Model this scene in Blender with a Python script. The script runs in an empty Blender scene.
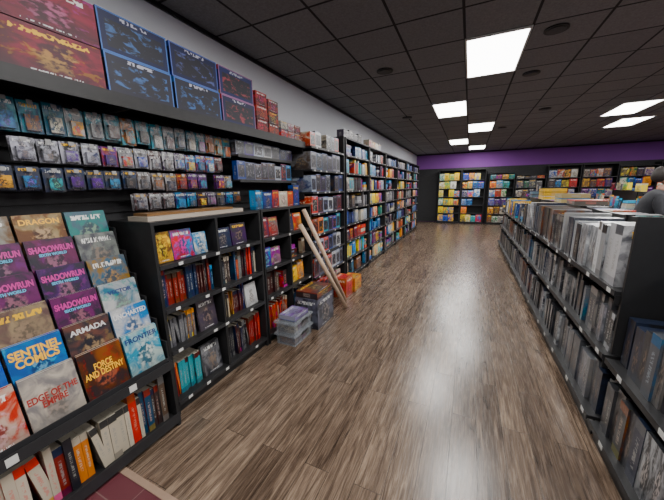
import bpy, math, random
from mathutils import Vector, Matrix
R=random.Random(7)
COL=bpy.context.scene.collection
Z=Vector((0,0,1))
# ---------------------------------------------------------------- node helpers
def newmat(name):
    m=bpy.data.materials.new(name);m.use_nodes=True
    nt=m.node_tree;b=nt.nodes["Principled BSDF"];return m,nt,b
class NH:
    def __init__(s,nt): s.nt=nt
    def n(s,t,**k):
        x=s.nt.nodes.new(t)
        for a,b in k.items(): setattr(x,a,b)
        return x
    def l(s,a,b): s.nt.links.new(a,b)
    def put(s,sock,v):
        if isinstance(v,(int,float)): sock.default_value=v
        elif isinstance(v,(tuple,list)): sock.default_value=v
        else: s.l(v,sock)
    def m(s,op,a,b=0.0,c=None,clamp=False):
        x=s.n("ShaderNodeMath",operation=op);x.use_clamp=clamp
        s.put(x.inputs[0],a);s.put(x.inputs[1],b)
        if c is not None: s.put(x.inputs[2],c)
        return x.outputs[0]
    def mix(s,f,a,b,mode='MIX'):
        x=s.n("ShaderNodeMix",data_type='RGBA',blend_type=mode)
        s.put(x.inputs[0],f);s.put(x.inputs[6],a);s.put(x.inputs[7],b)
        return x.outputs[2]
    def ss(s,v,lo,hi):
        x=s.n("ShaderNodeMapRange",interpolation_type='SMOOTHSTEP')
        s.put(x.inputs[0],v);x.inputs[1].default_value=lo;x.inputs[2].default_value=hi
        return x.outputs[0]
    def comb(s,a,b,c):
        x=s.n("ShaderNodeCombineXYZ")
        s.put(x.inputs[0],a);s.put(x.inputs[1],b);s.put(x.inputs[2],c);return x.outputs[0]
    def noise(s,vec,scale,detail=2,rough=.5,dist=0):
        x=s.n("ShaderNodeTexNoise");s.l(vec,x.inputs['Vector'])
        x.inputs['Scale'].default_value=scale;x.inputs['Detail'].default_value=detail
        x.inputs['Roughness'].default_value=rough;x.inputs['Distortion'].default_value=dist
        return x.outputs[0]
def simple(name,col,rough=.5,metal=0,noise=0.0,scale=20,spec=None):
    m,nt,b=newmat(name);h=NH(nt)
    b.inputs['Roughness'].default_value=rough;b.inputs['Metallic'].default_value=metal
    tc=h.n("ShaderNodeTexCoord")
    f=h.noise(tc.outputs['Object'],scale,3)
    c2=tuple(min(1,x*(1+noise)+noise*.02) for x in col)+(1,)
    c1=tuple(x*(1-noise) for x in col)+(1,)
    h.l(h.mix(f,c1,c2),b.inputs['Base Color'])
    if spec is not None: b.inputs['Specular IOR Level'].default_value=spec
    return m
# ---------------------------------------------------------------- print material
# info.g styles: 0 plain, .5 spine, .6 window box, .9 art without title, 1 cover with title
def print_material(name="printed_covers",wrap=False,rough=.36):
    m,nt,b=newmat(name);h=NH(nt)
    uv=h.n("ShaderNodeUVMap",uv_map="UVMap");sp=h.n("ShaderNodeSeparateXYZ");h.l(uv.outputs[0],sp.inputs[0])
    u,v=sp.outputs[0],sp.outputs[1]
    A=lambda nm:h.n("ShaderNodeAttribute",attribute_name=nm).outputs[0]
    c1,c2=A("c1"),A("c2")
    si=h.n("ShaderNodeSeparateColor");h.l(A("info"),si.inputs[0])
    seed,style,rnd=si.outputs[0],si.outputs[1],si.outputs[2]
    zz=h.m('MULTIPLY',seed,97.0)
    vec=h.comb(u,v,zz)
    f1=h.ss(h.noise(vec,2.2,4,.55,.8),.38,.64)
    base=h.mix(f1,c1,c2)
    hs=h.n("ShaderNodeHueSaturation");h.l(c2,hs.inputs['Color'])
    h.l(h.m('ADD',.38,h.m('MULTIPLY',rnd,.24)),hs.inputs['Hue']);hs.inputs['Value'].default_value=1.35
    c3=hs.outputs[0]
    f2=h.ss(h.noise(vec,5,3,.6,.4),.55,.66)
    base=h.mix(h.m('MULTIPLY',f2,.6),base,c3)
    du=h.m('SUBTRACT',u,.5);dv=h.m('MULTIPLY',h.m('SUBTRACT',v,.42),.75)
    r=h.m('SQRT',h.m('ADD',h.m('MULTIPLY',du,du),h.m('MULTIPLY',dv,dv)))
    r=h.m('ADD',r,h.m('MULTIPLY',h.m('SUBTRACT',h.noise(vec,7,3),.5),.45))
    fig=h.m('SUBTRACT',1.0,h.ss(r,.16,.27))
    f3=h.ss(h.noise(vec,10,3),.45,.6)
    figc=h.mix(f3,h.mix(.7,c1,(.008,.008,.012,1)),h.mix(.35,c3,(.45,.33,.25,1)))
    base=h.mix(h.m('MULTIPLY',fig,.85),base,figc)
    base=h.mix(h.m('MULTIPLY',h.m('SUBTRACT',1.0,h.ss(v,0,.5)),.45),base,(.01,.01,.015,1))
    art=base
    tl=h.noise(h.comb(h.m('MULTIPLY',u,16),h.m('MULTIPLY',v,7),zz),1.6,0)
    def band(x,lo,hi): return h.m('MULTIPLY',h.m('GREATER_THAN',x,lo),h.m('LESS_THAN',x,hi))
    tm=h.m('MULTIPLY',h.m('MULTIPLY',band(v,.8,.91),band(u,.12,.88)),h.ss(tl,.45,.5))
    tcol=h.mix(h.m('GREATER_THAN',rnd,.6),(.7,.7,.68,1),(.75,.45,.05,1))
    cov=h.mix(h.m('MULTIPLY',tm,.85),base,tcol)
    tl2=h.noise(h.comb(h.m('MULTIPLY',u,26),h.m('MULTIPLY',v,9),zz),2,0)
    tm2=h.m('MULTIPLY',h.m('MULTIPLY',band(v,.05,.08),band(u,.25,.75)),h.ss(tl2,.45,.5))
    cov=h.mix(tm2,cov,(.5,.5,.5,1))
    st=h.noise(h.comb(h.m('MULTIPLY',u,2),h.m('MULTIPLY',v,26),zz),1.5,0)
    sm=h.m('MULTIPLY',h.m('MULTIPLY',band(v,.22,.74),band(u,.34,.66)),h.ss(st,.46,.52))
    spn=h.mix(h.m('MULTIPLY',sm,.7),c1,h.mix(.4,c2,(.6,.6,.55,1)))
    spn=h.mix(h.m('MULTIPLY',h.m('GREATER_THAN',v,.84),h.m('GREATER_THAN',rnd,.4)),spn,c2)
    spn=h.mix(h.m('MULTIPLY',h.m('LESS_THAN',v,.14),h.m('GREATER_THAN',seed,.5)),spn,h.mix(.5,c3,c1))
    inn=h.m('MULTIPLY',band(u,.09,.91),band(v,.14,.80))
    w1=h.mix(h.ss(h.noise(vec,6,4,.6,.6),.52,.66),(.010,.010,.016,1),h.mix(.35,c2,(.2,.2,.23,1)))
    brd=h.mix(h.m('MULTIPLY',h.m('MULTIPLY',band(v,.85,.94),band(u,.3,.7)),h.ss(tl,.45,.5)),c1,(.35,.35,.4,1))
    edge=h.m('MAXIMUM',h.m('MAXIMUM',h.m('LESS_THAN',u,.02),h.m('GREATER_THAN',u,.98)),h.m('MAXIMUM',h.m('LESS_THAN',v,.035),h.m('GREATER_THAN',v,.965)))
    brd=h.mix(edge,brd,h.mix(.5,c2,(.2,.24,.42,1)))
    win=h.mix(inn,brd,w1)
    col=h.mix(h.m('GREATER_THAN',style,.3),c1,spn)
    col=h.mix(h.m('GREATER_THAN',style,.55),col,win)
    col=h.mix(h.m('GREATER_THAN',style,.8),col,art)
    col=h.mix(h.m('GREATER_THAN',style,.95),col,cov)
    hf=h.n("ShaderNodeHueSaturation");h.l(col,hf.inputs['Color']);hf.inputs['Saturation'].default_value=1.35;hf.inputs['Value'].default_value=.95
    h.l(hf.outputs[0],b.inputs['Base Color'])
    b.inputs['Roughness'].default_value=rough
    if wrap:
        b.inputs['Coat Weight'].default_value=.5;b.inputs['Coat Roughness'].default_value=.12
        tc=h.n("ShaderNodeTexCoord")
        bp=h.n("ShaderNodeBump");bp.inputs['Strength'].default_value=.5;bp.inputs['Distance'].default_value=.01
        h.l(h.noise(tc.outputs['Object'],22,3,.5,1.0),bp.inputs['Height']);h.l(bp.outputs[0],b.inputs['Coat Normal'])
    return m
M={}
M['print']=print_material()
M['matte']=print_material("matte_printed_cartons",False,.6)
M['wrap']=print_material("shrink_wrapped_covers",True)
M['black']=simple("black_laminate",(.008,.008,.009),.5,noise=.3,spec=.35)
M['slat']=simple("black_slatwall",(.016,.016,.018),.55,noise=.3,spec=.35)
M['metalblk']=simple("black_metal",(.009,.009,.010),.45,.0,.2,spec=.4)
M['tag']=simple("price_tag_paper",(.5,.5,.48),.6,noise=.05)
M['chan']=simple("price_channel",(.016,.016,.018),.45,noise=.2,spec=.35)
M['wallw']=simple("white_wall_paint",(.62,.64,.68),.85,noise=.03,scale=3)
M['purple']=simple("purple_wall_paint",(.20,.055,.30),.8,noise=.04,scale=3)
M['tube']=simple("beige_tube",(.5,.36,.26),.6,noise=.08)
M['chrome']=simple("chrome_hook",(.6,.6,.62),.25,1,.05)
# ---------------------------------------------------------------- mesh builder
class Frame:
    def __init__(s,o,a):
        s.o=Vector(o);s.a=Vector(a).normalized();s.b=Z.cross(s.a)
    def p(s,u,d,z): return s.o+s.a*u+s.b*d+Z*z
    def v(s,u,d,z): return s.a*u+s.b*d+Z*z
WF=Frame((0,0,0),(1,0,0))   # world frame: u=X, d=Y
class B:
    def __init__(s,mats=('print',)):
        s.v=[];s.f=[];s.mi=[];s.uv=[];s.c1=[];s.c2=[];s.inf=[];s.mats=mats
    def quad(s,pts,uvs,c1,c2,style,seed,rnd,mi=0):
        i=len(s.v);s.v+= [tuple(p) for p in pts];s.f.append(tuple(range(i,i+len(pts))));s.mi.append(mi)
        for q in uvs: s.uv+=list(q)
        for _ in pts:
            s.c1+= [c1[0],c1[1],c1[2],1];s.c2+=[c2[0],c2[1],c2[2],1];s.inf+=[seed,style,rnd,1]
    def obox(s,o,a,b,c,c1=(.5,.5,.5),c2=(.5,.5,.5),fs=0,ss=0,ts=0,topc=None,mi=0):
        seed=R.random();rnd=R.random()
        o=Vector(o);q=((0,0),(1,0),(1,1),(0,1))
        t=topc or c1
        s.quad([o,o+a,o+a+c,o+c],q,c1,c2,fs,seed,rnd,mi)
        s.quad([o+a+b,o+b,o+b+c,o+a+b+c],q,c1,c2,fs,seed,rnd,mi)
        s.quad([o+a,o+a+b,o+a+b+c,o+a+c],q,c1,c2,ss,seed,rnd,mi)
        s.quad([o+b,o,o+c,o+b+c],q,c1,c2,ss,seed,rnd,mi)
        s.quad([o+c,o+a+c,o+a+b+c,o+b+c],q,t,c2,ts,seed,rnd,mi)
        s.quad([o+b,o+a+b,o+a,o],q,c1,c2,0,seed,rnd,mi)
    def box(s,F,u,d,z,w,t,h,c1=(.5,.5,.5),c2=(.5,.5,.5),fs=0,ss=0,ts=0,topc=None,mi=0,back=0,side=0,yaw=0):
        a=F.v(w,0,0);b=F.v(0,t,0);c=F.v(0,0,h)
        o=F.p(u,d,z)
        if yaw:
            m=Matrix.Rotation(yaw,3,'Z');ctr=o+a/2+b/2
            a=m@a;b=m@b;o=ctr-a/2-b/2
        if back:
            b=F.v(0,t*math.cos(back),-t*math.sin(back));c=F.v(0,h*math.sin(back),h*math.cos(back))
            o=o+F.v(0,0,t*math.sin(back))
        if side:
            a=F.v(w*math.cos(side),0,-w*math.sin(side));c=F.v(h*math.sin(side),0,h*math.cos(side))
            o=o+F.v(0,0,max(0,w*math.sin(side)))
            if side<0: o=o+F.v(h*math.sin(-side),0,0)
        s.obox(o,a,b,c,c1,c2,fs,ss,ts,topc,mi)
    def plain(s,F,u0,u1,d0,d1,z0,z1,mi=0,c=(.5,.5,.5)):
        s.obox(F.p(u0,d0,z0),F.v(u1-u0,0,0),F.v(0,d1-d0,0),F.v(0,0,z1-z0),c,c,0,0,0,None,mi)
    def done(s,name,parent=None):
        me=bpy.data.meshes.new(name);me.from_pydata(s.v,[],s.f)
        uvl=me.uv_layers.new(name="UVMap");uvl.data.foreach_set("uv",s.uv)
        for nm,arr in(("c1",s.c1),("c2",s.c2),("info",s.inf)):
            at=me.attributes.new(nm,'FLOAT_COLOR','CORNER');at.data.foreach_set("color",arr)
        for k in s.mats: me.materials.append(M[k])
        me.polygons.foreach_set("material_index",s.mi);me.update()
        o=bpy.data.objects.new(name,me);COL.objects.link(o)
        if parent: o.parent=parent
        return o
# ---------------------------------------------------------------- colours
def J(c,a=.15): 
    k=1+R.uniform(-a,a);return tuple(min(1,max(0,x*k)) for x in c)
MIX=[(.5,.02,.015),(.015,.05,.3),(.01,.15,.32),(.6,.3,.02),(.03,.03,.035),(.4,.4,.38),(.015,.12,.04),(.22,.03,.2),(.6,.12,.015),(.012,.012,.03),
 (.04,.18,.36),(.18,.07,.025),(.015,.02,.06),(.28,.24,.18),(.05,.01,.01),(.5,.46,.38),(.07,.02,.16),(.02,.22,.26),(.02,.02,.02),(.03,.03,.05)]
DARK=[(.012,.012,.016),(.015,.015,.035),(.03,.01,.01),(.01,.02,.05),(.02,.02,.02),(.03,.01,.05),(.06,.04,.03),(.16,.015,.01),(.01,.04,.08),(.1,.1,.1)]
GREY=[(.05,.05,.055),(.12,.12,.13),(.25,.25,.26),(.03,.03,.035),(.1,.1,.11),(.19,.19,.2),(.015,.015,.02),(.35,.35,.36),(.05,.04,.06),(.07,.06,.06)]
RED=[(.45,.015,.01),(.5,.03,.02),(.2,.01,.01),(.03,.02,.02),(.4,.36,.3),(.3,.05,.015)]
BLUE=[(.01,.04,.2),(.02,.14,.36),(.01,.015,.06),(.1,.24,.42),(.3,.3,.34),(.05,.015,.18)]
YEL=[(.8,.48,.015),(.7,.55,.06),(.015,.18,.5),(.01,.06,.34),(.6,.05,.015),(.6,.6,.55),(.03,.3,.24),(.8,.3,.02),(.05,.36,.6)]
WHT=[(.42,.42,.42),(.3,.33,.38),(.025,.025,.03),(.45,.05,.02),(.14,.15,.19),(.5,.46,.38),(.04,.05,.12),(.07,.07,.07),(.02,.02,.03)]
TEAL=[(.01,.2,.27),(.015,.26,.34),(.01,.13,.2),(.04,.3,.4)]
def cc(p): return J(R.choice(p))
PAGE=(.4,.37,.32)
# ---------------------------------------------------------------- fillers
def spines(b,F,u0,u1,d,z,hmax,hmin=.2,tmin=.012,tmax=.04,dep=.2,pal=MIX,lean=.15,gap=.04,book=True,clump=.5,artp=0.0,pal2=None):
    u=u0+.004;c=None
    while True:
        w=R.uniform(tmin,tmax);h=R.uniform(hmin,hmax)
        if u+w>u1-.004: break
        if c is None or R.random()>clump: c=(cc(pal),cc(pal2 or pal));hh=h;fs=.9 if R.random()<artp else .5
        if R.random()<gap: u+=R.uniform(.02,.06);continue
        s=0
        if R.random()<lean and u+w+.08<u1: s=R.uniform(-.16,-.04)
        dd=d+R.uniform(0,.025)
        if s:
            b.box(F,u,dd,z,w,dep,hh*.98,c[0],c[1],fs,1,0,PAGE if book else None,side=s);u+=w+hh*math.sin(-s)*.55
        else:
            b.box(F,u,dd,z,w,dep,hh,J(c[0],.1),c[1],fs,1,0,PAGE if book else None);u+=w+.0012
def faces(b,F,u0,u1,d,z,w,h,t=.03,pal=MIX,back=.12,gap=.01,var=.15,stack=1,skip=.03,style=1,side=.5,run=0.0):
    u=u0+.004;c1=c2=None
    while True:
        ww=w*R.uniform(1-var,1+var);hh=h*R.uniform(1-var,1+var*.3)
        if u+ww>u1-.003: break
        if R.random()>skip:
            if c1 is None or R.random()>run: c1,c2=cc(pal),cc(pal)
            for k in range(stack):
                b.box(F,u,d+k*(t+.004),z,ww,t,hh,c1,c2,style,side,0,None,back=back)
        u+=ww+gap*R.uniform(.5,1.5)
def stacks(b,F,u0,u1,d,z,hmax,w=.28,dep=.28,pal=MIX):
    u=u0+.005
    while True:
        ww=w*R.uniform(.85,1.1)
        if u+ww>u1-.004: break
        y=z;top=z+hmax*R.uniform(.55,.97)
        while True:
            t=R.choice([.045,.05,.07])
            if y+t>top: break
            b.box(F,u+R.uniform(0,.01),d+R.uniform(0,.02),y,ww*R.uniform(.93,1)-.01,dep,t,cc(pal),cc(pal),1 if R.random()<.4 else .5,.5,1);y+=t+.001
        u+=ww+.01
def mixed(b,F,u0,u1,d,z,hmax,pal=MIX,dep=.26,big=1.0):
    u=u0
    while u<u1-.12:
        L=min(R.uniform(.25,.55),u1-u);k=R.random()
        if k<.45: faces(b,F,u,u+L,d,z,min(.24*big,L*.48),hmax*.85,.05,pal,back=.05,gap=.008)
        elif k<.75: spines(b,F,u,u+L,d,z,hmax*.95,hmax*.7,.03,.07,dep,pal,lean=.05,book=False)
        else: stacks(b,F,u,u+L,d,z,hmax*.95,min(.27*big,L*.9),dep,pal)
        u+=L+.01
# ---------------------------------------------------------------- shelving
def unit(name,F,L,D,H,shelves,div=(),base=.08,sides=(1,1),back=True,top=True,lip=.028,tags=True,th=.02):
    b=B(('black','chan','tag'))
    if sides[0]: b.plain(F,0,.022,0,D,0,H)
    if sides[1]: b.plain(F,L-.022,L,0,D,0,H)
    if back: b.plain(F,.022,L-.022,D-.015,D,.0,H)
    if top: b.plain(F,.022,L-.022,.001,D-.015,H-.022,H)
    for x in div: b.plain(F,x-.011,x+.011,.001,D-.015,base,H-.022)
    for z in shelves:
        b.plain(F,.022,L-.022,.003,D-.015,z-th,z)
        b.plain(F,.022,L-.022,-.004,.003,z-lip,z+.002,1)
        if not sides[0]: b.plain(F,.0,.018,.12,D-.015,z-.09,z-th)
        if tags:
            u=.06+R.random()*.1
            while u<L-.08:
                b.plain(F,u,u+.035,-.006,-.004,z-lip+.004,z-.003,2);u+=R.uniform(.12,.4)
    b.plain(F,.022,L-.022,.03,.04,0,base)
    return b.done(name)
# ---------------------------------------------------------------- room shell
CZ=3.03;XL=-2.3;XR=8.5;YB=14.25;YF=-2.5
def slab(name,x0,x1,y0,y1,z0,z1,mat):
    b=B((mat,));b.plain(WF,x0,x1,y0,y1,z0,z1);return b.done(name)
m,nt,bs=newmat("vinyl_plank_floor");h=NH(nt)
tc=h.n("ShaderNodeTexCoord");sp=h.n("ShaderNodeSeparateXYZ");h.l(tc.outputs['Object'],sp.inputs[0])
sw=h.comb(sp.outputs[1],sp.outputs[0],0.0)
def brick(vec,c1,c2,mort,bw,rh,off,msize):
    x=h.n("ShaderNodeTexBrick");x.offset=off;h.l(vec,x.inputs['Vector'])
    x.inputs['Color1'].default_value=c1;x.inputs['Color2'].default_value=c2;x.inputs['Mortar'].default_value=mort
    x.inputs['Scale'].default_value=1;x.inputs['Mortar Size'].default_value=msize;x.inputs['Mortar Smooth'].default_value=.1
    x.inputs['Bias'].default_value=0;x.inputs['Brick Width'].default_value=bw;x.inputs['Row Height'].default_value=rh
    return x
bk=brick(sw,(0,0,0,1),(1,1,1,1),(.5,.5,.5,1),1.22,.155,.37,.0014)
rv=h.n("ShaderNodeSeparateColor");h.l(bk.outputs[0],rv.inputs[0]);rnd=rv.outputs[0]
gv=h.comb(h.m('MULTIPLY',sp.outputs[0],17),h.m('MULTIPLY',sp.outputs[1],1.5),h.m('MULTIPLY',rnd,40))
g1=h.noise(gv,1.5,6,.62,1.6)
gv2=h.comb(h.m('MULTIPLY',sp.outputs[0],70),h.m('MULTIPLY',sp.outputs[1],3),h.m('MULTIPLY',rnd,40))
g2=h.noise(gv2,2.0,4,.6,.3)
t=h.m('ADD',h.m('MULTIPLY',g1,1.05),h.m('ADD',h.m('MULTIPLY',rnd,.15),h.m('MULTIPLY',g2,.20)))
rp=h.n("ShaderNodeValToRGB");h.l(t,rp.inputs[0])
e=rp.color_ramp.elements;e[0].position=.44;e[0].color=(.026,.0155,.010,1);e[1].position=1.04;e[1].color=(.27,.195,.135,1)
x=e.new(.60);x.color=(.066,.043,.029,1);x=e.new(.78);x.color=(.135,.094,.066,1)
fc=h.mix(bk.outputs[1],rp.outputs[0],(.016,.010,.007,1))
h.l(fc,bs.inputs['Base Color'])
h.put(bs.inputs['Roughness'],h.m('ADD',.2,h.m('MULTIPLY',g2,.14)))
bp=h.n("ShaderNodeBump");bp.inputs['Strength'].default_value=.15;bp.inputs['Distance'].default_value=.002
h.l(h.m('SUBTRACT',g1,bk.outputs[1]),bp.inputs['Height']);h.l(bp.outputs[0],bs.inputs['Normal'])
M['floor']=m
slab("floor",XL-.1,XR+.1,YF-.1,YB+.1,-.1,0,'floor')
m,nt,bs=newmat("maroon_tiles");h=NH(nt);tc=h.n("ShaderNodeTexCoord")
bk=brick(tc.outputs['Object'],(.085,.018,.026,1),(.12,.03,.036,1),(.16,.1,.09,1),.3,.3,0,.003)
h.l(bk.outputs[0],bs.inputs['Base Color']);bs.inputs['Roughness'].default_value=.5;M['maroon']=m
M['strip']=simple("tan_transition_strip",(.25,.17,.12),.5,noise=.15)
b=B(('maroon','strip'));b.plain(WF,XL,-1.24,YF,.72,0,.006);b.plain(WF,XL,-1.2,.72,.755,0,.010,1);b.plain(WF,-1.24,-1.2,YF,.72,0,.010,1);b.done("entry_floor_tiles")
m,nt,bs=newmat("ceiling_tiles");h=NH(nt);tc=h.n("ShaderNodeTexCoord");sp=h.n("ShaderNodeSeparateXYZ");h.l(tc.outputs['Object'],sp.inputs[0])
vc=h.comb(h.m('ADD',sp.outputs[0],.15+5.7),h.m('ADD',sp.outputs[1],-3.52+11.5),0.0)
bk=brick(vc,(.19,.19,.20,1),(.225,.225,.235,1),(.012,.012,.014,1),.57,.575,0,.012)
bk.offset_frequency=1
nz=h.noise(tc.outputs['Object'],55,4,.7)
h.l(h.mix(h.ss(nz,.3,.75),h.mix(.3,bk.outputs[0],(0,0,0,1)),bk.outputs[0]),bs.inputs['Base Color'])
bs.inputs['Roughness'].default_value=.85
bp=h.n("ShaderNodeBump");bp.inputs['Strength'].default_value=.4;bp.inputs['Distance'].default_value=.01;bp.invert=True
h.l(bk.outputs[1],bp.inputs['Height']);h.l(bp.outputs[0],bs.inputs['Normal']);M['ceil']=m
slab("ceiling",XL-.1,XR+.1,YF-.1,YB+.1,CZ,CZ+.1,'ceil')
slab("wall_left",XL-.1,XL,YF-.1,YB+.1,0,CZ,'wallw')
slab("wall_right",XR,XR+.1,YF-.1,YB+.1,0,CZ,'purple')
slab("wall_back",XL,XR,YB,YB+.1,0,CZ,'purple')
slab("wall_front",XL,XR,YF-.1,YF,0,CZ,'wallw')
slab("trim_back",XL,XR,YB-.03,YB,CZ-.05,CZ,'black')
slab("trim_left",XL,XL+.02,YF,YB-.03,CZ-.035,CZ,'black')
em=bpy.data.materials.new("light_diffuser");em.use_nodes=True;n=em.node_tree.nodes;n.clear()
e_=n.new("ShaderNodeEmission");e_.inputs[0].default_value=(1,.975,.94,1);e_.inputs[1].default_value=14
oo=n.new("ShaderNodeOutputMaterial");em.node_tree.links.new(e_.outputs[0],oo.inputs[0]);M['emit']=em
M['frame']=simple("white_light_frame",(.6,.6,.6),.4,noise=.05)
lights=[(-.15,3.52),(-.72,5.80),(-.15,7.98),(-.72,10.3),(-.15,12.2),(-.72,.7),(-.15,-1.4),
        (2.42,7.4),(2.99,9.1),(2.42,3.5),(2.42,.5),(5.2,7.4),(5.2,3.5),(5.2,10.5),(5.2,0)]
for (x,y) in lights:
    b=B(('emit','frame'))
    b.plain(WF,x+.02,x+.55,y+.02,y+1.13,CZ-.012,CZ-.006)
    for (a0,a1,b0,b1) in((x,x+.02,y,y+1.15),(x+.55,x+.57,y,y+1.15),(x+.02,x+.55,y,y+.02),(x+.02,x+.55,y+1.13,y+1.15)):
        b.plain(WF,a0,a1,b0,b1,CZ-.016,CZ,1)
    b.done("ceiling_light_panel")
    ld=bpy.data.lights.new("panel_lamp",'AREA');ld.shape='RECTANGLE';ld.size=.5;ld.size_y=1.08;ld.energy=52;ld.color=(1,.98,.95)
    lo=bpy.data.objects.new("panel_lamp",ld);lo.location=(x+.285,y+.575,CZ-.02);COL.objects.link(lo)
def cyl(name,p0,p1,r,mat,seg=20,r2=None):
    import bmesh
    p0=Vector(p0);p1=Vector(p1);d=p1-p0
    me=bpy.data.meshes.new(name);bm=bmesh.new()
    bmesh.ops.create_cone(bm,cap_ends=True,segments=seg,radius1=r,radius2=r if r2 is None else r2,depth=d.length)
    bmesh.ops.transform(bm,verts=bm.verts,matrix=Matrix.Translation((p0+p1)/2)@d.to_track_quat('Z','Y').to_matrix().to_4x4())
    for f in bm.faces:
        f.smooth=len(f.verts)==4
    bm.to_mesh(me);bm.free();me.materials.append(M[mat])
    o=bpy.data.objects.new(name,me);COL.objects.link(o);return o
for (x,y) in((.63,3.7),(-1.07,3.93),(.62,4.9),(-1.3,6.6),(1.2,7.2),(.63,8.9)):
    o=cyl("ceiling_speaker",(x,y,CZ-.012),(x,y,CZ),.1,'black',28);
    o2=cyl("grille",(x,y,CZ-.018),(x,y,CZ-.012),.075,'chan',28);o2.parent=o
# ---------------------------------------------------------------- LEFT WALL
FL=lambda x,y,z=0:Frame((x,y,z),(0,1,0))
def slats(name,F,L,z0,z1,D=.03):
    b=B(('slat','black'));b.plain(F,0,L,D*.5,D,z0,z1,1)
    z=z0
    while z<z1-.02:
        b.plain(F,0,L,0,D*.5,z,min(z+.066,z1));z+=.076
    return b.done(name)
slats("slatwall_panel",FL(XL+.035,YF+.05),5.8,.02,2.42)
b=B(('black','chan'));F=FL(-1.86,-1.2)
b.plain(F,0,4.45,.006,.404,2.135,2.155);b.plain(F,0,4.45,0,.006,2.085,2.16)
for u in(.4,1.4,2.4,3.4,4.3): b.plain(F,u,u+.015,.05,.404,2.09,2.135,1)
b.done("upper_display_shelf")
b=B(('matte',));ZT=2.157
DB=[(.006,.009,.045),(.009,.014,.075),(.01,.01,.02)];DB2=[(.05,.07,.22),(.25,.02,.02),(.14,.02,.08),(.03,.10,.26)]
for k in range(3):
    for r in range(2):
        b.box(F,2.3+k*.43,.03+r*.01,ZT+r*.22,.41,.28,.215,cc(DB),cc(DB2),.6,.5,.9)
for k in range(2):
    for r in range(2):
        b.box(F,1.86-k*.44,.02,ZT+r*.21,.42,.3,.205,J((.06,.006,.014)),(.20,.03,.05),1,.9,.9)
for k in range(3): b.box(F,.2+k*.36,.02,ZT,.34,.3,.24,cc(DARK),cc(WHT),1,.5,1)
for r in range(3):
    b.box(F,1.2+2.42,.05,ZT+r*.125,.17,.25,.12,J((.05,.006,.006)),(.35,.03,.02),1,1,.5)
    b.box(F,1.2+2.61,.05,ZT+r*.115,.17,.25,.11,(.02,.02,.025),(.3,.05,.03),1,1,.5)
for k in range(3):
    for r in range(2):
        b.box(F,1.2+2.82+k*.14,.05,ZT+r*.09,.13,.22,.085,cc(WHT),cc(RED),1,1,.5)
b.done("boxed_miniature_sets")
def packs(name,z,h,w,pitch,y0,y1,pal,x=-2.08,pal2=None,deep=2):
    b=B(('wrap','chrome'));F=FL(x,0)
    y=y0;c1=c2=None
    while y<y1:
        if R.random()>.03:
            if c1 is None or R.random()>.45: c1=cc(pal);c2=cc(pal2 or MIX)
            hh=h*R.uniform(.85,1.0)
            for k in range(deep):
                dz=R.uniform(-.006,.006)
                b.box(F,y+R.uniform(-.004,.004),k*.03,z-hh+dz,w,.004,hh,c1,c2,1,0,0)
                b.box(F,y+w*.18,k*.03-.018,z-hh+dz+.01,w*.64,.017,hh*.5,J(tuple(x*.8 for x in c2)),cc(MIX),.9,.5,0)
            b.box(F,y+w/2-.002,-.02,z-.008,.004,.18,.004,mi=1)
            b.box(F,y+w/2-.012,-.023,z-.022,.024,.003,.02,(.25,.25,.25),(.6,.3,.1),0)
        y+=pitch
    b.done(name)
packs("hanging_paint_packs",2.07,.17,.088,.097,-.6,2.15,TEAL,pal2=[(.45,.15,.02),(.02,.2,.3),(.01,.06,.12),(.3,.3,.3)])
packs("hanging_blister_packs",1.885,.135,.09,.10,-.5,2.1,DARK+TEAL[:1]+[(.02,.06,.2)],pal2=BLUE+GREY+[(.4,.05,.02),(.3,.2,.02)])
packs("hanging_blister_packs",1.735,.13,.09,.10,-.4,2.2,DARK,pal2=GREY+[(.3,.03,.02),(.35,.18,.03),(.03,.12,.3),(.1,.02,.15)])
packs("hanging_blister_packs",1.585,.12,.09,.105,1.15,2.2,DARK,pal2=GREY+MIX)
b2=B(('black','chan','tag'));bb=B(('wrap',));F=FL(-1.98,2.2)
for z in(1.70,1.93):
    b2.plain(F,0,1.02,.004,.285,z-.015,z);b2.plain(F,0,1.02,0,.004,z-.025,z+.003,1)
faces(bb,F,0,1.02,.03,1.702,.12,.18,.06,DARK+BLUE+GREY[:3]+WHT+RED[:2],back=0,gap=.004,style=.6)
faces(bb,F,0,1.02,.03,1.932,.13,.13,.07,GREY+BLUE+WHT,back=0,gap=.004,style=.6)
b2.done("small_display_shelf");bb.done("boxed_miniatures")
SH=[.1,.5,.81,1.12];HB=1.41
F=FL(-1.8,1.16);unit("low_bookcase",F,1.07,.44,HB,SH,div=(.53,))
b=B()
spines(b,F,.03,.3,.05,.1,.3,.24,.015,.035,.24,MIX+RED);faces(b,F,.31,.52,.05,.1,.19,.27,.03,GREY,back=.15)
spines(b,F,.545,1.04,.05,.1,.3,.24,.012,.03,.24,RED[:4]+DARK)
spines(b,F,.03,.3,.05,.5,.28,.2,.01,.03,.22,YEL+GREY);faces(b,F,.31,.52,.05,.5,.18,.25,.02,GREY)
spines(b,F,.545,.85,.05,.5,.28,.2,.01,.03,.22,MIX);faces(b,F,.84,1.05,.04,.5,.17,.24,.02,[(.4,.4,.4)])
spines(b,F,.03,.52,.05,.81,.28,.2,.012,.035,.22,BLUE+DARK+DARK);spines(b,F,.545,1.04,.05,.81,.28,.2,.012,.03,.22,RED+DARK+DARK)
faces(b,F,.03,.52,.05,1.12,.13,.2,.05,MIX,back=.1,var=.3);faces(b,F,.545,1.04,.05,1.12,.15,.22,.04,DARK,back=.1,var=.25)
b.done("roleplaying_books")
F=FL(-1.8,2.25);unit("low_bookcase",F,.98,.44,HB,SH,div=(.49,))
b=B()
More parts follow.
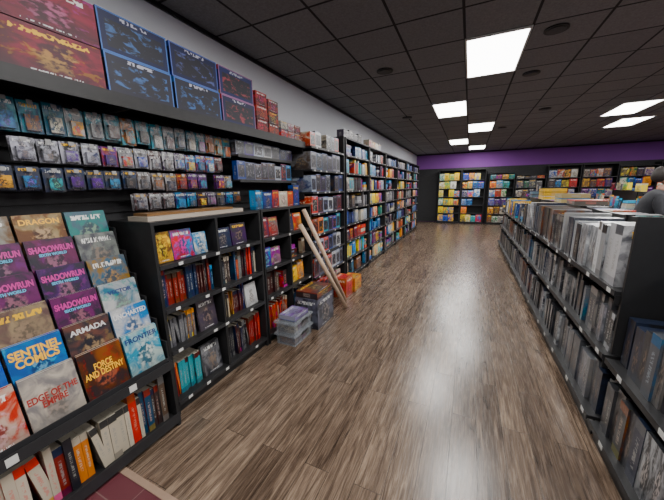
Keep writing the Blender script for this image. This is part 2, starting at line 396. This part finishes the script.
spines(b,F,.03,.48,.05,.1,.3,.24,.015,.035,.24,RED);spines(b,F,.5,.95,.05,.1,.3,.24,.012,.03,.24,DARK)
mixed(b,F,.03,.48,.05,.5,.26,RED+DARK,.24,.7);mixed(b,F,.5,.95,.05,.5,.26,GREY+YEL,.24,.7)
mixed(b,F,.03,.48,.05,.81,.25,RED+MIX,.24,.7);mixed(b,F,.5,.95,.05,.81,.25,MIX,.24,.7)
faces(b,F,.03,.48,.05,1.12,.14,.23,.03,RED+DARK,var=.3);faces(b,F,.5,.95,.05,1.12,.14,.22,.03,MIX,var=.3)
b.done("roleplaying_books")
b=B();F=FL(-1.8,1.16)
b.box(F,.02,.06,HB+.001,.9,.2,.03,(.36,.32,.28),(.5,.4,.3),0,0,0,yaw=.02)
b.box(F,.05,.08,HB+.032,.75,.15,.018,(.16,.1,.06),(.5,.4,.3),0,0,0,yaw=-.03)
b.done("flat_map_boxes")
b=B();F=FL(-1.8,2.25);faces(b,F,.02,.96,.08,HB+.001,.14,.22,.07,WHT+RED+BLUE+YEL[:1],back=0,gap=.006,var=.25);b.done("boxed_board_games")
ST=[.1,.42,.72,1.0,1.28,1.56,1.84,2.12]
def tall(y,L,pal,H=2.38,shs=ST,x=-1.8,kind='mixed',nm="board_games",sides=(1,1)):
    F=FL(x,y);unit("tall_shelving_unit",F,L,.46,H,shs,lip=.024,sides=sides,top=sides[0])
    b=B()
    for i,z in enumerate(shs):
        top=(shs[i+1] if i+1<len(shs) else H-.02)-z-.025
        p=pal[i%len(pal)]
        if kind=='mixed': mixed(b,F,.03,L-.03,.03,z,top,p,.3)
        else: faces(b,F,.03,L-.03,.02,z,.14,top*.9,.3,p,back=0,gap=.006,style=.6,side=.9)
    b.done(nm)
tall(3.27,1.08,[RED+WHT,WHT+GREY,WHT,MIX,RED+WHT,WHT+DARK,GREY+DARK,WHT],kind='faces',nm="boxed_miniatures",sides=(0,1))
y=4.42
pals=[[MIX,YEL,RED+DARK,BLUE+WHT,GREY,MIX,YEL+WHT,BLUE],[YEL,MIX,BLUE,WHT+YEL,RED+YEL,BLUE+YEL,MIX,WHT]]
i=0
while y<11.6:
    tall(y,1.2,pals[i%2]);y+=1.235;i+=1
b=B();F=FL(-1.8,3.27)
for y_,p in((1.2,GREY),(2.5,WHT)):
    faces(b,F,y_,y_+.9,.06,2.382,.2,.15,.12,p,back=0,gap=.01)
b.done("overstock_boxes")
# ---------------------------------------------------------------- magazine display rack (near left)
def textmesh(body,F,u,d,z,size,mat,tilt,parent,bold=.0,width=.19):
    cu=bpy.data.curves.new("t","FONT");cu.body=body;cu.size=size;cu.extrude=.0006;cu.offset=bold;cu.align_x='CENTER';cu.space_line=.8
    o=bpy.data.objects.new("t",cu);COL.objects.link(o)
    dg=bpy.context.evaluated_depsgraph_get();me=bpy.data.meshes.new_from_object(o.evaluated_get(dg))
    W_=max(v.co.x for v in me.vertices)-min(v.co.x for v in me.vertices)
    bpy.data.objects.remove(o)
    a=F.a*min(1.0,width/W_);c=F.v(0,math.sin(tilt),math.cos(tilt));nn=F.a.cross(c).normalized()
    mt=Matrix(((a.x,c.x,nn.x,0),(a.y,c.y,nn.y,0),(a.z,c.z,nn.z,0),(0,0,0,1)))
    me.transform(mt);me.transform(Matrix.Translation(F.p(u,d,z)+nn*.002))
    me.materials.clear();me.materials.append(M[mat])
    ob=bpy.data.objects.new("cover_title",me);COL.objects.link(ob)
    if parent: ob.parent=parent
    return ob
M['tyel']=simple("title_yellow",(.8,.42,.02),.4,noise=.05);M['tpink']=simple("title_magenta",(.5,.03,.26),.4,noise=.05)
M['twht']=simple("title_white",(.6,.6,.6),.4,noise=.05);M['tred']=simple("title_red",(.3,.02,.015),.4,noise=.05);M['tcy']=simple("title_cyan",(.08,.4,.6),.4,noise=.05)
M['tnavy']=simple("title_navy",(.01,.03,.14),.4,noise=.05)
Y0=-.02
F=FL(-1.72,Y0);LR=1.14
b=B(('black','chan','tag'))
NT=6
tz=lambda k:.50+.148*k
td=lambda k:.02+.072*k
b.plain(F,0,LR,.0,.5,.46,.48);b.plain(F,0,LR,-.006,0,.44,.50,1)
b.plain(F,0,LR,.0,.5,.06,.08);b.plain(F,0,LR,-.006,0,.03,.10,1)
b.plain(F,0,.02,0,.5,0,.5);b.plain(F,LR-.02,LR,0,.5,0,.5);b.plain(F,.02,LR-.02,.48,.5,0,1.45);b.plain(F,.02,LR-.02,.03,.04,0,.06)
for k in range(NT):
    b.plain(F,.0,LR,td(k),td(k)+.06,tz(k)-.012,tz(k));b.plain(F,0,LR,td(k)-.005,td(k),tz(k)-.014,tz(k)+.02,1)
    b.plain(F,0,LR,td(k)+.055,td(k)+.06,tz(k),tz(k)+.14)
    for s_ in(0,LR-.012): b.plain(F,s_,s_+.012,td(k),.48,tz(k)-.01,tz(k)+.135)
for u in(.35,.86): b.plain(F,u,u+.04,-.008,-.006,.45,.49,2)
rack=b.done("magazine_display_rack")
b=B()
SR=((.012,.012,.02),(.1,.02,.08))
tiers=[
 [((.2,.01,.01),(.3,.25,.2)),((.4,.02,.015),(.45,.35,.3)),((.42,.38,.33),(.16,.15,.15)),((.02,.012,.012),(.18,.06,.02)),((.05,.2,.3),(.35,.42,.4))],
 [((.01,.04,.22),(.03,.1,.35)),((.01,.04,.22),(.03,.1,.35)),((.015,.07,.26),(.03,.14,.36)),((.015,.015,.02),(.12,.06,.05)),((.015,.14,.36),(.4,.4,.4))],
 [((.22,.17,.11),(.12,.03,.03)),((.25,.2,.14),(.04,.03,.12)),((.25,.2,.14),(.08,.05,.05)),SR,((.38,.38,.38),(.03,.12,.18))],
 [SR,SR,SR,((.01,.01,.018),(.06,.015,.1)),((.04,.1,.16),(.2,.12,.04))],
 [((.12,.07,.035),(.3,.22,.14)),SR,SR,((.01,.01,.018),(.1,.015,.06)),((.16,.17,.16),(.04,.04,.05))],
 [((.02,.04,.09),(.12,.17,.24)),((.1,.04,.04),(.18,.18,.18)),((.10,.05,.02),(.2,.2,.18)),((.10,.04,.015),(.25,.2,.12)),((.06,.09,.12),(.02,.14,.13))]]
notitle={(0,2),(0,3),(0,4),(1,0),(1,1),(1,2),(1,3),(1,4),(2,3),(2,4),(3,0),(3,1),(3,2),(3,3),(4,1),(4,2),(4,3),(5,3)}
for k,t_ in enumerate(tiers):
    for j,(c1,c2) in enumerate(t_):
        hh=.265 if k<5 else .25
        st=.9 if (k,j) in notitle else 1
        b.box(F,.018+j*.222,td(k)+.003,tz(k)+.001,.208,.012,hh,c1,c2,st,.5,0,PAGE,back=.2)
        b.box(F,.022+j*.222,td(k)+.02,tz(k)+.001,.208,.012,hh,c1,c2,st,.5,0,PAGE,back=.2)
mags=b.done("magazines_and_sourcebooks")
def tt(k,j,body,size,mat,zz,bold=.001,width=.19): textmesh(body,F,.122+j*.222,td(k)+.003+zz*math.sin(.2),tz(k)+zz*math.cos(.2),size,mat,.2,mags,bold,width)
tt(0,2,"EDGE OF THE\nEMPIRE",.045,'tred',.14);tt(0,3,"FORCE\nAND DESTINY",.05,'tyel',.16);tt(0,4,"FRONTIER",.045,'tnavy',.21)
for j in range(3): tt(1,j,"SENTINEL\nCOMICS",.055,'tyel',.2,.002)
tt(1,3,"ARMADA",.04,'twht',.21);tt(1,4,"UNCHARTED",.04,'twht',.21)
def run(k,j): tt(k,j,"SHADOWRUN",.045,'tpink',.2,.0015);tt(k,j,"SIXTH WORLD",.02,'tcy',.178,.001,.12)
for j in range(4): run(3,j)
for j in range(1,4): run(4,j)
run(2,3)
tt(2,4,"VECTOR",.034,'tnavy',.2);tt(5,3,"DRAGON",.04,'tyel',.2)
b=B();spines(b,F,.03,LR-.03,.03,.08,.33,.27,.02,.045,.24,DARK+RED+[(.4,.36,.3),(.5,.14,.01)],lean=.1);b.done("hardcover_rulebooks")
F=FL(-1.72,-1.3);unit("low_bookcase",F,1.24,.5,1.41,SH)
b=B()
for z in SH: spines(b,F,.03,1.2,.04,z,.26,.2,.02,.045,.24,MIX)
b.done("roleplaying_books")
# ---------------------------------------------------------------- floor pile, tubes
b=B(('print',));F=FL(-1.47,2.72)
b.box(F,0,0,0,.42,.3,.36,(.010,.010,.013),(.10,.10,.13),1,1,1)
b.box(F,.02,.01,.361,.38,.28,.08,(.02,.015,.015),(.16,.06,.05),1,.5,1)
b.done("large_board_game_box")
m,nt,bs=newmat("frosted_plastic");hh_=NH(nt);tc=hh_.n("ShaderNodeTexCoord")
hh_.l(hh_.mix(hh_.noise(tc.outputs['Object'],8,2),(.2,.22,.25,1),(.3,.32,.35,1)),bs.inputs['Base Color'])
bs.inputs['Roughness'].default_value=.15;bs.inputs['Alpha'].default_value=.45;M['plastic']=m
b=B(('plastic','chan','print'));F=FL(-1.5,2.28)
for r in range(2):
    z=.001+r*.13
    b.plain(F,.02,.36,.02,.24,z,z+.105);b.plain(F,.0,.38,.0,.26,z+.105,z+.125);b.plain(F,.13,.25,-.008,0,z+.09,z+.12,1)
    for q in range(4): b.box(F,.04+q*.078,.035,z+.004,.07,.19,.09,cc(DARK+GREY),cc(MIX),.9,.9,0,mi=2)
b.done("plastic_storage_box")
b=B();b.box(F,.06,.03,.262,.26,.2,.05,(.25,.25,.3),(.1,.03,.18),1,.5,1);b.done("small_game_box")
b=B();F=FL(-1.52,3.75)
b.box(F,0,.02,0,.26,.2,.3,(.35,.02,.01),(.5,.14,.03),1,1,1);b.box(F,.3,.0,0,.3,.22,.22,(.45,.08,.01),(.5,.3,.05),1,1,1)
b.done("cartons_of_card_packs")
cyl("cardboard_tube",(-1.5,3.62,.03),(-1.77,3.0,1.36),.026,'tube')
cyl("cardboard_tube",(-1.4,3.4,.03),(-1.74,2.86,1.2),.026,'tube')
# ---------------------------------------------------------------- RIGHT GONDOLA
FR=lambda x,y,z=0:Frame((x,y,z),(0,-1,0))
def gondola(x,y0,y1,H=1.33,W=.9,zs=(.13,.57,.98)):
    """double sided island shelving running along Y"""
    L=y1-y0;b=B(('metalblk','chan','tag'))
    def w(x0,x1,ya,yb,z0,z1,mi=0): b.plain(WF,x0,x1,ya,yb,z0,z1,mi)
    c=x+W/2
    w(c-.015,c+.015,y0,y1,0,H)
    n=max(1,round(L/1.22))
    for i in range(n+1):
        yy=y0+L*i/n;w(c-.03,c+.03,yy-.015,yy+.015,0,H+.01)
    for s in(-1,1):
        for i,z in enumerate(zs):
            dep=W/2 if i==0 else W/2-.02
            xa,xb=(c-dep,c-.015) if s<0 else (c+.015,c+dep)
            w(xa,xb,y0,y1,z-.022,z)
            xe=xa if s<0 else xb
            w(min(xe,xe+s*.006),max(xe,xe+s*.006),y0,y1,z-.03,z+.004,1)
            yy=y0+.05
            while yy<y1-.1:
                xx=xe+s*.006;w(min(xx,xx+s*.002),max(xx,xx+s*.002),yy,yy+.05,z-.028,z-.001,2);yy+=R.uniform(.3,.8)
        xe=c+s*(W/2-.03);w(min(xe,xe-s*.01),max(xe,xe-s*.01),y0,y1,0,zs[0]-.022)
        for i in range(n+1):
            yy=y0+L*i/n
            for z in zs[1:]:
                xa,xb=(c-W/2+.02,c-.015) if s<0 else (c+.015,c+W/2-.02)
                w(xa,xb,yy-.003,yy+.003,z-.08,z-.022)
    return b.done("gondola_shelving")
GX=.8;GY0=2.16;GY1=9.05
gondola(GX,GY0,GY1)
DG=[(.012,.012,.015),(.03,.032,.036),(.042,.045,.052),(.066,.07,.078),(.008,.008,.010),(.12,.125,.135),(.02,.02,.022),(.02,.025,.042),(.015,.015,.017)]
DG2=DG+[(.25,.25,.27),(.3,.3,.3),(.12,.05,.03),(.04,.09,.16),(.17,.16,.15),(.4,.41,.42)]
TOPG=DG+[(.3,.31,.32),(.27,.28,.29),(.12,.12,.13),(.42,.42,.43),(.5,.51,.52),(.2,.2,.21)]
b=B(('wrap',))
for seg in range(6):
    ya=GY0+seg*1.148;F=FR(GX+.03,ya+1.148-.01)
    spines(b,F,.01,1.13,.0,.13,.33,.27,.035,.08,.33,DG,lean=.06,gap=.03,book=False,clump=.55,artp=.4,pal2=DG2)
    spines(b,F,.01,1.13,.02,.57,.32,.24,.03,.075,.3,DG,lean=.06,gap=.03,book=False,artp=.4,pal2=DG2)
    if seg<3:
        spines(b,F,.01,1.13,.0,.98,.38,.3,.05,.1,.33,TOPG,lean=.05,gap=.02,book=False,artp=.5,pal2=DG2)
    else: mixed(b,F,.01,1.13,.0,.98,.36,TOPG+BLUE+YEL[:3],.3)
    F=FL(GX+.9-.03,ya)
    spines(b,F,.01,1.13,.0,.13,.33,.27,.035,.08,.3,DG,gap=.03,book=False);spines(b,F,.01,1.13,.02,.57,.32,.26,.035,.08,.3,MIX,book=False)
    spines(b,F,.01,1.13,.0,.98,.35,.28,.03,.07,.3,TOPG+MIX,book=False)
b.done("boxed_game_row")
b=B(('metalblk','chan','tag'))
for (z,xa) in((.13,.8),(.57,.82)):
    b.plain(WF,xa,1.245,.9,2.12,z-.022,z);b.plain(WF,xa-.006,xa,.9,2.12,z-.03,z+.004,1)
    for k in range(3): b.plain(WF,xa-.008,xa-.006,1.1+k*.4,1.15+k*.4,z-.028,z-.001,2)
b.plain(WF,.83,.84,.9,2.12,0,.108)
b.plain(WF,1.245,1.275,.9,2.12,0,1.34)
b.plain(WF,1.02,1.245,.9,2.12,.955,.975);b.plain(WF,1.014,1.02,.9,2.12,.945,.98,1)
b.plain(WF,.84,1.68,2.125,2.145,.6,1.42)
b.done("gondola_shelving")
b=B(('wrap',));F=FR(.83,2.1)
spines(b,F,.0,1.18,.0,.13,.34,.3,.05,.1,.3,DG,lean=.04,gap=.02,book=False,artp=.6,pal2=DG2)
spines(b,F,.0,1.18,.02,.57,.33,.28,.05,.09,.22,DG,lean=.04,gap=.02,book=False,artp=.6,pal2=DG2)
F=FR(1.03,2.1);spines(b,F,.0,1.18,.0,.976,.2,.18,.014,.016,.14,DARK+BLUE,book=False)
b.done("boxed_game_row")
b=B()
for (y_,w_,c_) in((4.6,.3,(.1,.09,.08)),(5.2,.35,(.3,.25,.15)),(6.3,.4,(.55,.32,.02)),(7.2,.3,(.1,.14,.17))):
    F=FR(1.12,y_);n_=R.randint(1,3)
    for r in range(n_): b.box(F,0,0,1.36+r*.06,w_,.3,.055,J(c_),cc(MIX),.5,.5,1)
b.done("stacked_board_games")
for gx,ga,gb in((3.1,3.2,9.2),(5.4,3.2,9.2),(1.6,10.2,11.4),(3.6,10.3,12.0)):
    gondola(gx,ga,gb,H=1.4)
    b=B();yy=ga
    while yy<gb-.2:
        L_=min(1.15,gb-yy)
        for (z,hm) in((.13,.36),(.57,.34),(.98,.38)):
            mixed(b,FR(gx+.03,yy+L_),.01,L_-.01,0,z,hm,MIX+YEL,.3);mixed(b,FL(gx+.87,yy),.01,L_-.01,0,z,hm,MIX,.3)
        yy+=1.2
    F=FR(gx+.3,gb-.2)
    faces(b,F,0,gb-ga-.3,.0,1.415,.25,.2,.1,YEL+WHT,back=0,gap=.15,skip=.3)
    b.done("board_games")
# ---------------------------------------------------------------- BACK WALL
slats("slatwall_panel",Frame((XL+.02,YB-.04,0),(1,0,0)),XR-XL-.04,.02,2.38)
FB=lambda x,y=13.75:Frame((x,y,0),(1,0,0))
x_=-1.25;k=0
for L_,H_,p in((.9,2.28,YEL),(.9,2.28,YEL+BLUE),(.9,2.1,MIX),(1.0,2.0,DARK+MIX),(1.0,2.3,RED+YEL),(1.0,2.3,MIX),(1.0,2.2,YEL+MIX),(1.0,2.3,MIX),(1.0,2.3,BLUE+RED)):
    F=FB(x_);shs=[.1,.45,.8,1.15,1.5,1.85];unit("tall_shelving_unit",F,L_,.44,H_,shs,lip=.02,tags=False)
    b=B()
    for i,z in enumerate(shs):
        top=(shs[i+1] if i+1<len(shs) else H_-.02)-z-.02
        faces(b,F,.03,L_-.03,.0,z,.2,min(.3,top*.92),.08,p,back=0,gap=.012)
    b.done("board_games")
    x_+=L_+(.12 if k==1 else .03);k+=1
# ---------------------------------------------------------------- SHOPPER
M['jacket']=simple("dark_jacket",(.012,.013,.018),.8,noise=.4,scale=40)
M['trous']=simple("dark_jeans",(.02,.025,.045),.85,noise=.3,scale=60)
M['skin']=simple("skin",(.42,.23,.16),.5,noise=.06);M['hair']=simple("dark_hair",(.015,.01,.008),.6,noise=.4,scale=80)
M['shoe']=simple("shoe_leather",(.02,.02,.02),.4,noise=.2);M['eye']=simple("eye_white",(.7,.7,.7),.2,noise=.02);M['lip']=simple("lip",(.4,.16,.13),.5,noise=.05)
def skin(name,pts,edges,rad,mat,parent,sub=2,root=0):
    me=bpy.data.meshes.new(name);me.from_pydata(pts,edges,[]);me.materials.append(M[mat])
    o=bpy.data.objects.new(name,me);COL.objects.link(o)
    md=o.modifiers.new("skin",'SKIN');md.use_smooth_shade=True
    for i,r_ in enumerate(rad):
        sv=me.skin_vertices[0].data[i];sv.radius=(r_,r_) if not isinstance(r_,tuple) else r_;sv.use_root=(i==root)
    s_=o.modifiers.new("sub",'SUBSURF');s_.levels=sub;s_.render_levels=sub
    o.parent=parent;return o
def chain(n,off=0): return [(i+off,i+off+1) for i in range(n-1)]
sh=bpy.data.objects.new("shopper",None);COL.objects.link(sh)
pts=[(0,0,.95),(-.02,0,1.12),(-.07,0,1.3),(-.11,0,1.44),(-.14,0,1.52),
 (-.1,.17,1.42),(-.17,.23,1.18),(-.38,.2,1.08),(-.1,-.17,1.42),(-.2,-.24,1.2),(-.42,-.22,1.2),
 (0,.09,.9),(0,-.09,.9)]
ed=[(0,1),(1,2),(2,3),(3,4),(3,5),(5,6),(6,7),(3,8),(8,9),(9,10),(0,11),(0,12)]
rd=[(.16,.12),(.16,.12),(.18,.13),(.13,.1),.06,.08,.06,.042,.08,.06,.042,.1,.1]
skin("jacket",pts,ed,rd,'jacket',sh)
for s_ in(-1,1):
    skin("trouser_leg",[(0,.09*s_,.95),(.0,.1*s_,.5),(.02,.1*s_,.08)],chain(3),[.105,.072,.052],'trous',sh)
    skin("shoe",[(.04,.1*s_,.045),(-.1,.105*s_,.045),(-.19,.11*s_,.035)],chain(3),[.045,.045,.035],'shoe',sh)
    hy=.2 if s_>0 else -.22;hz=1.07 if s_>0 else 1.2;hx=-.38 if s_>0 else -.42
    skin("palm",[(hx+.01,hy,hz),(hx-.05,hy,hz),(hx-.09,hy,hz-.005)],chain(3),[.025,(.02,.036),(.016,.038)],'skin',sh)
    for q,(oy,ln) in enumerate(((-.028,.075),(-.009,.085),(.01,.08),(.028,.062))):
        skin("finger_%d"%(q+1),[(hx-.08,hy+oy,hz),(hx-.09-ln*.45,hy+oy*1.1,hz-.004),(hx-.09-ln*.8,hy+oy*1.1,hz-.022),(hx-.09-ln*.95,hy+oy*1.1,hz-.042)],chain(4),[.01,.009,.0085,.0075],'skin',sh,1)
    skin("thumb",[(hx-.03,hy-.03*s_,hz),(hx-.065,hy-.058*s_,hz-.012),(hx-.095,hy-.062*s_,hz-.024)],chain(3),[.012,.0105,.009],'skin',sh,1)
skin("neck",[(-.13,0,1.48),(-.17,0,1.58)],[(0,1)],[.058,.055],'skin',sh)
skin("head",[(-.165,0,1.72),(-.185,0,1.67),(-.205,0,1.62),(-.235,0,1.575)],chain(4),[(.075,.085),(.09,.1),(.075,.088),(.045,.045)],'skin',sh)
skin("hair",[(-.165,0,1.755),(-.12,0,1.73),(-.1,0,1.67),(-.1,0,1.6)],chain(4),[(.09,.07),(.105,.09),(.1,.09),(.07,.06)],'hair',sh)
skin("nose",[(-.265,0,1.675),(-.29,0,1.64)],[(0,1)],[.01,.015],'skin',sh,1)
for s_ in(-1,1):
    skin("ear",[(-.165,.088*s_,1.68),(-.165,.092*s_,1.65)],[(0,1)],[.015,.011],'skin',sh,1)
    skin("eye",[(-.268,.032*s_,1.685),(-.268,.04*s_,1.685)],[(0,1)],[.009,.009],'eye',sh,1)
skin("mouth",[(-.272,-.022,1.6),(-.276,0,1.6),(-.272,.022,1.6)],chain(3),[.005,.008,.005],'lip',sh,1)
sh.location=(2.0,5.05,0);sh.rotation_euler=(0,0,math.pi-.2)
# ---------------------------------------------------------------- world & camera
w=bpy.data.worlds.new("w");bpy.context.scene.world=w;w.use_nodes=True
w.node_tree.nodes["Background"].inputs[0].default_value=(.5,.5,.5,1);w.node_tree.nodes["Background"].inputs[1].default_value=.1
f=290;ro=.018;vp=(470,186)
u=(vp[0]-332)/f;v=(250-vp[1])/f
c,s=math.cos(ro),math.sin(ro);u,v=u*c+v*s,-u*s+v*c
ph=math.atan(v);th=math.atan(u*math.cos(ph))
fw=Vector((-math.sin(th)*math.cos(ph),math.cos(th)*math.cos(ph),-math.sin(ph)))
rt=Vector((math.cos(th),math.sin(th),0));up=rt.cross(fw)
rt2=rt*c-up*s;up2=up*c+rt*s
cd=bpy.data.cameras.new("camera");cd.sensor_width=36;cd.lens=36*f/664;cd.clip_start=.05
co=bpy.data.objects.new("camera",cd);COL.objects.link(co)
mt=Matrix((( rt2.x,up2.x,-fw.x,0),(rt2.y,up2.y,-fw.y,0),(rt2.z,up2.z,-fw.z,1.6),(0,0,0,1)))
co.matrix_world=mt
bpy.context.scene.camera=co
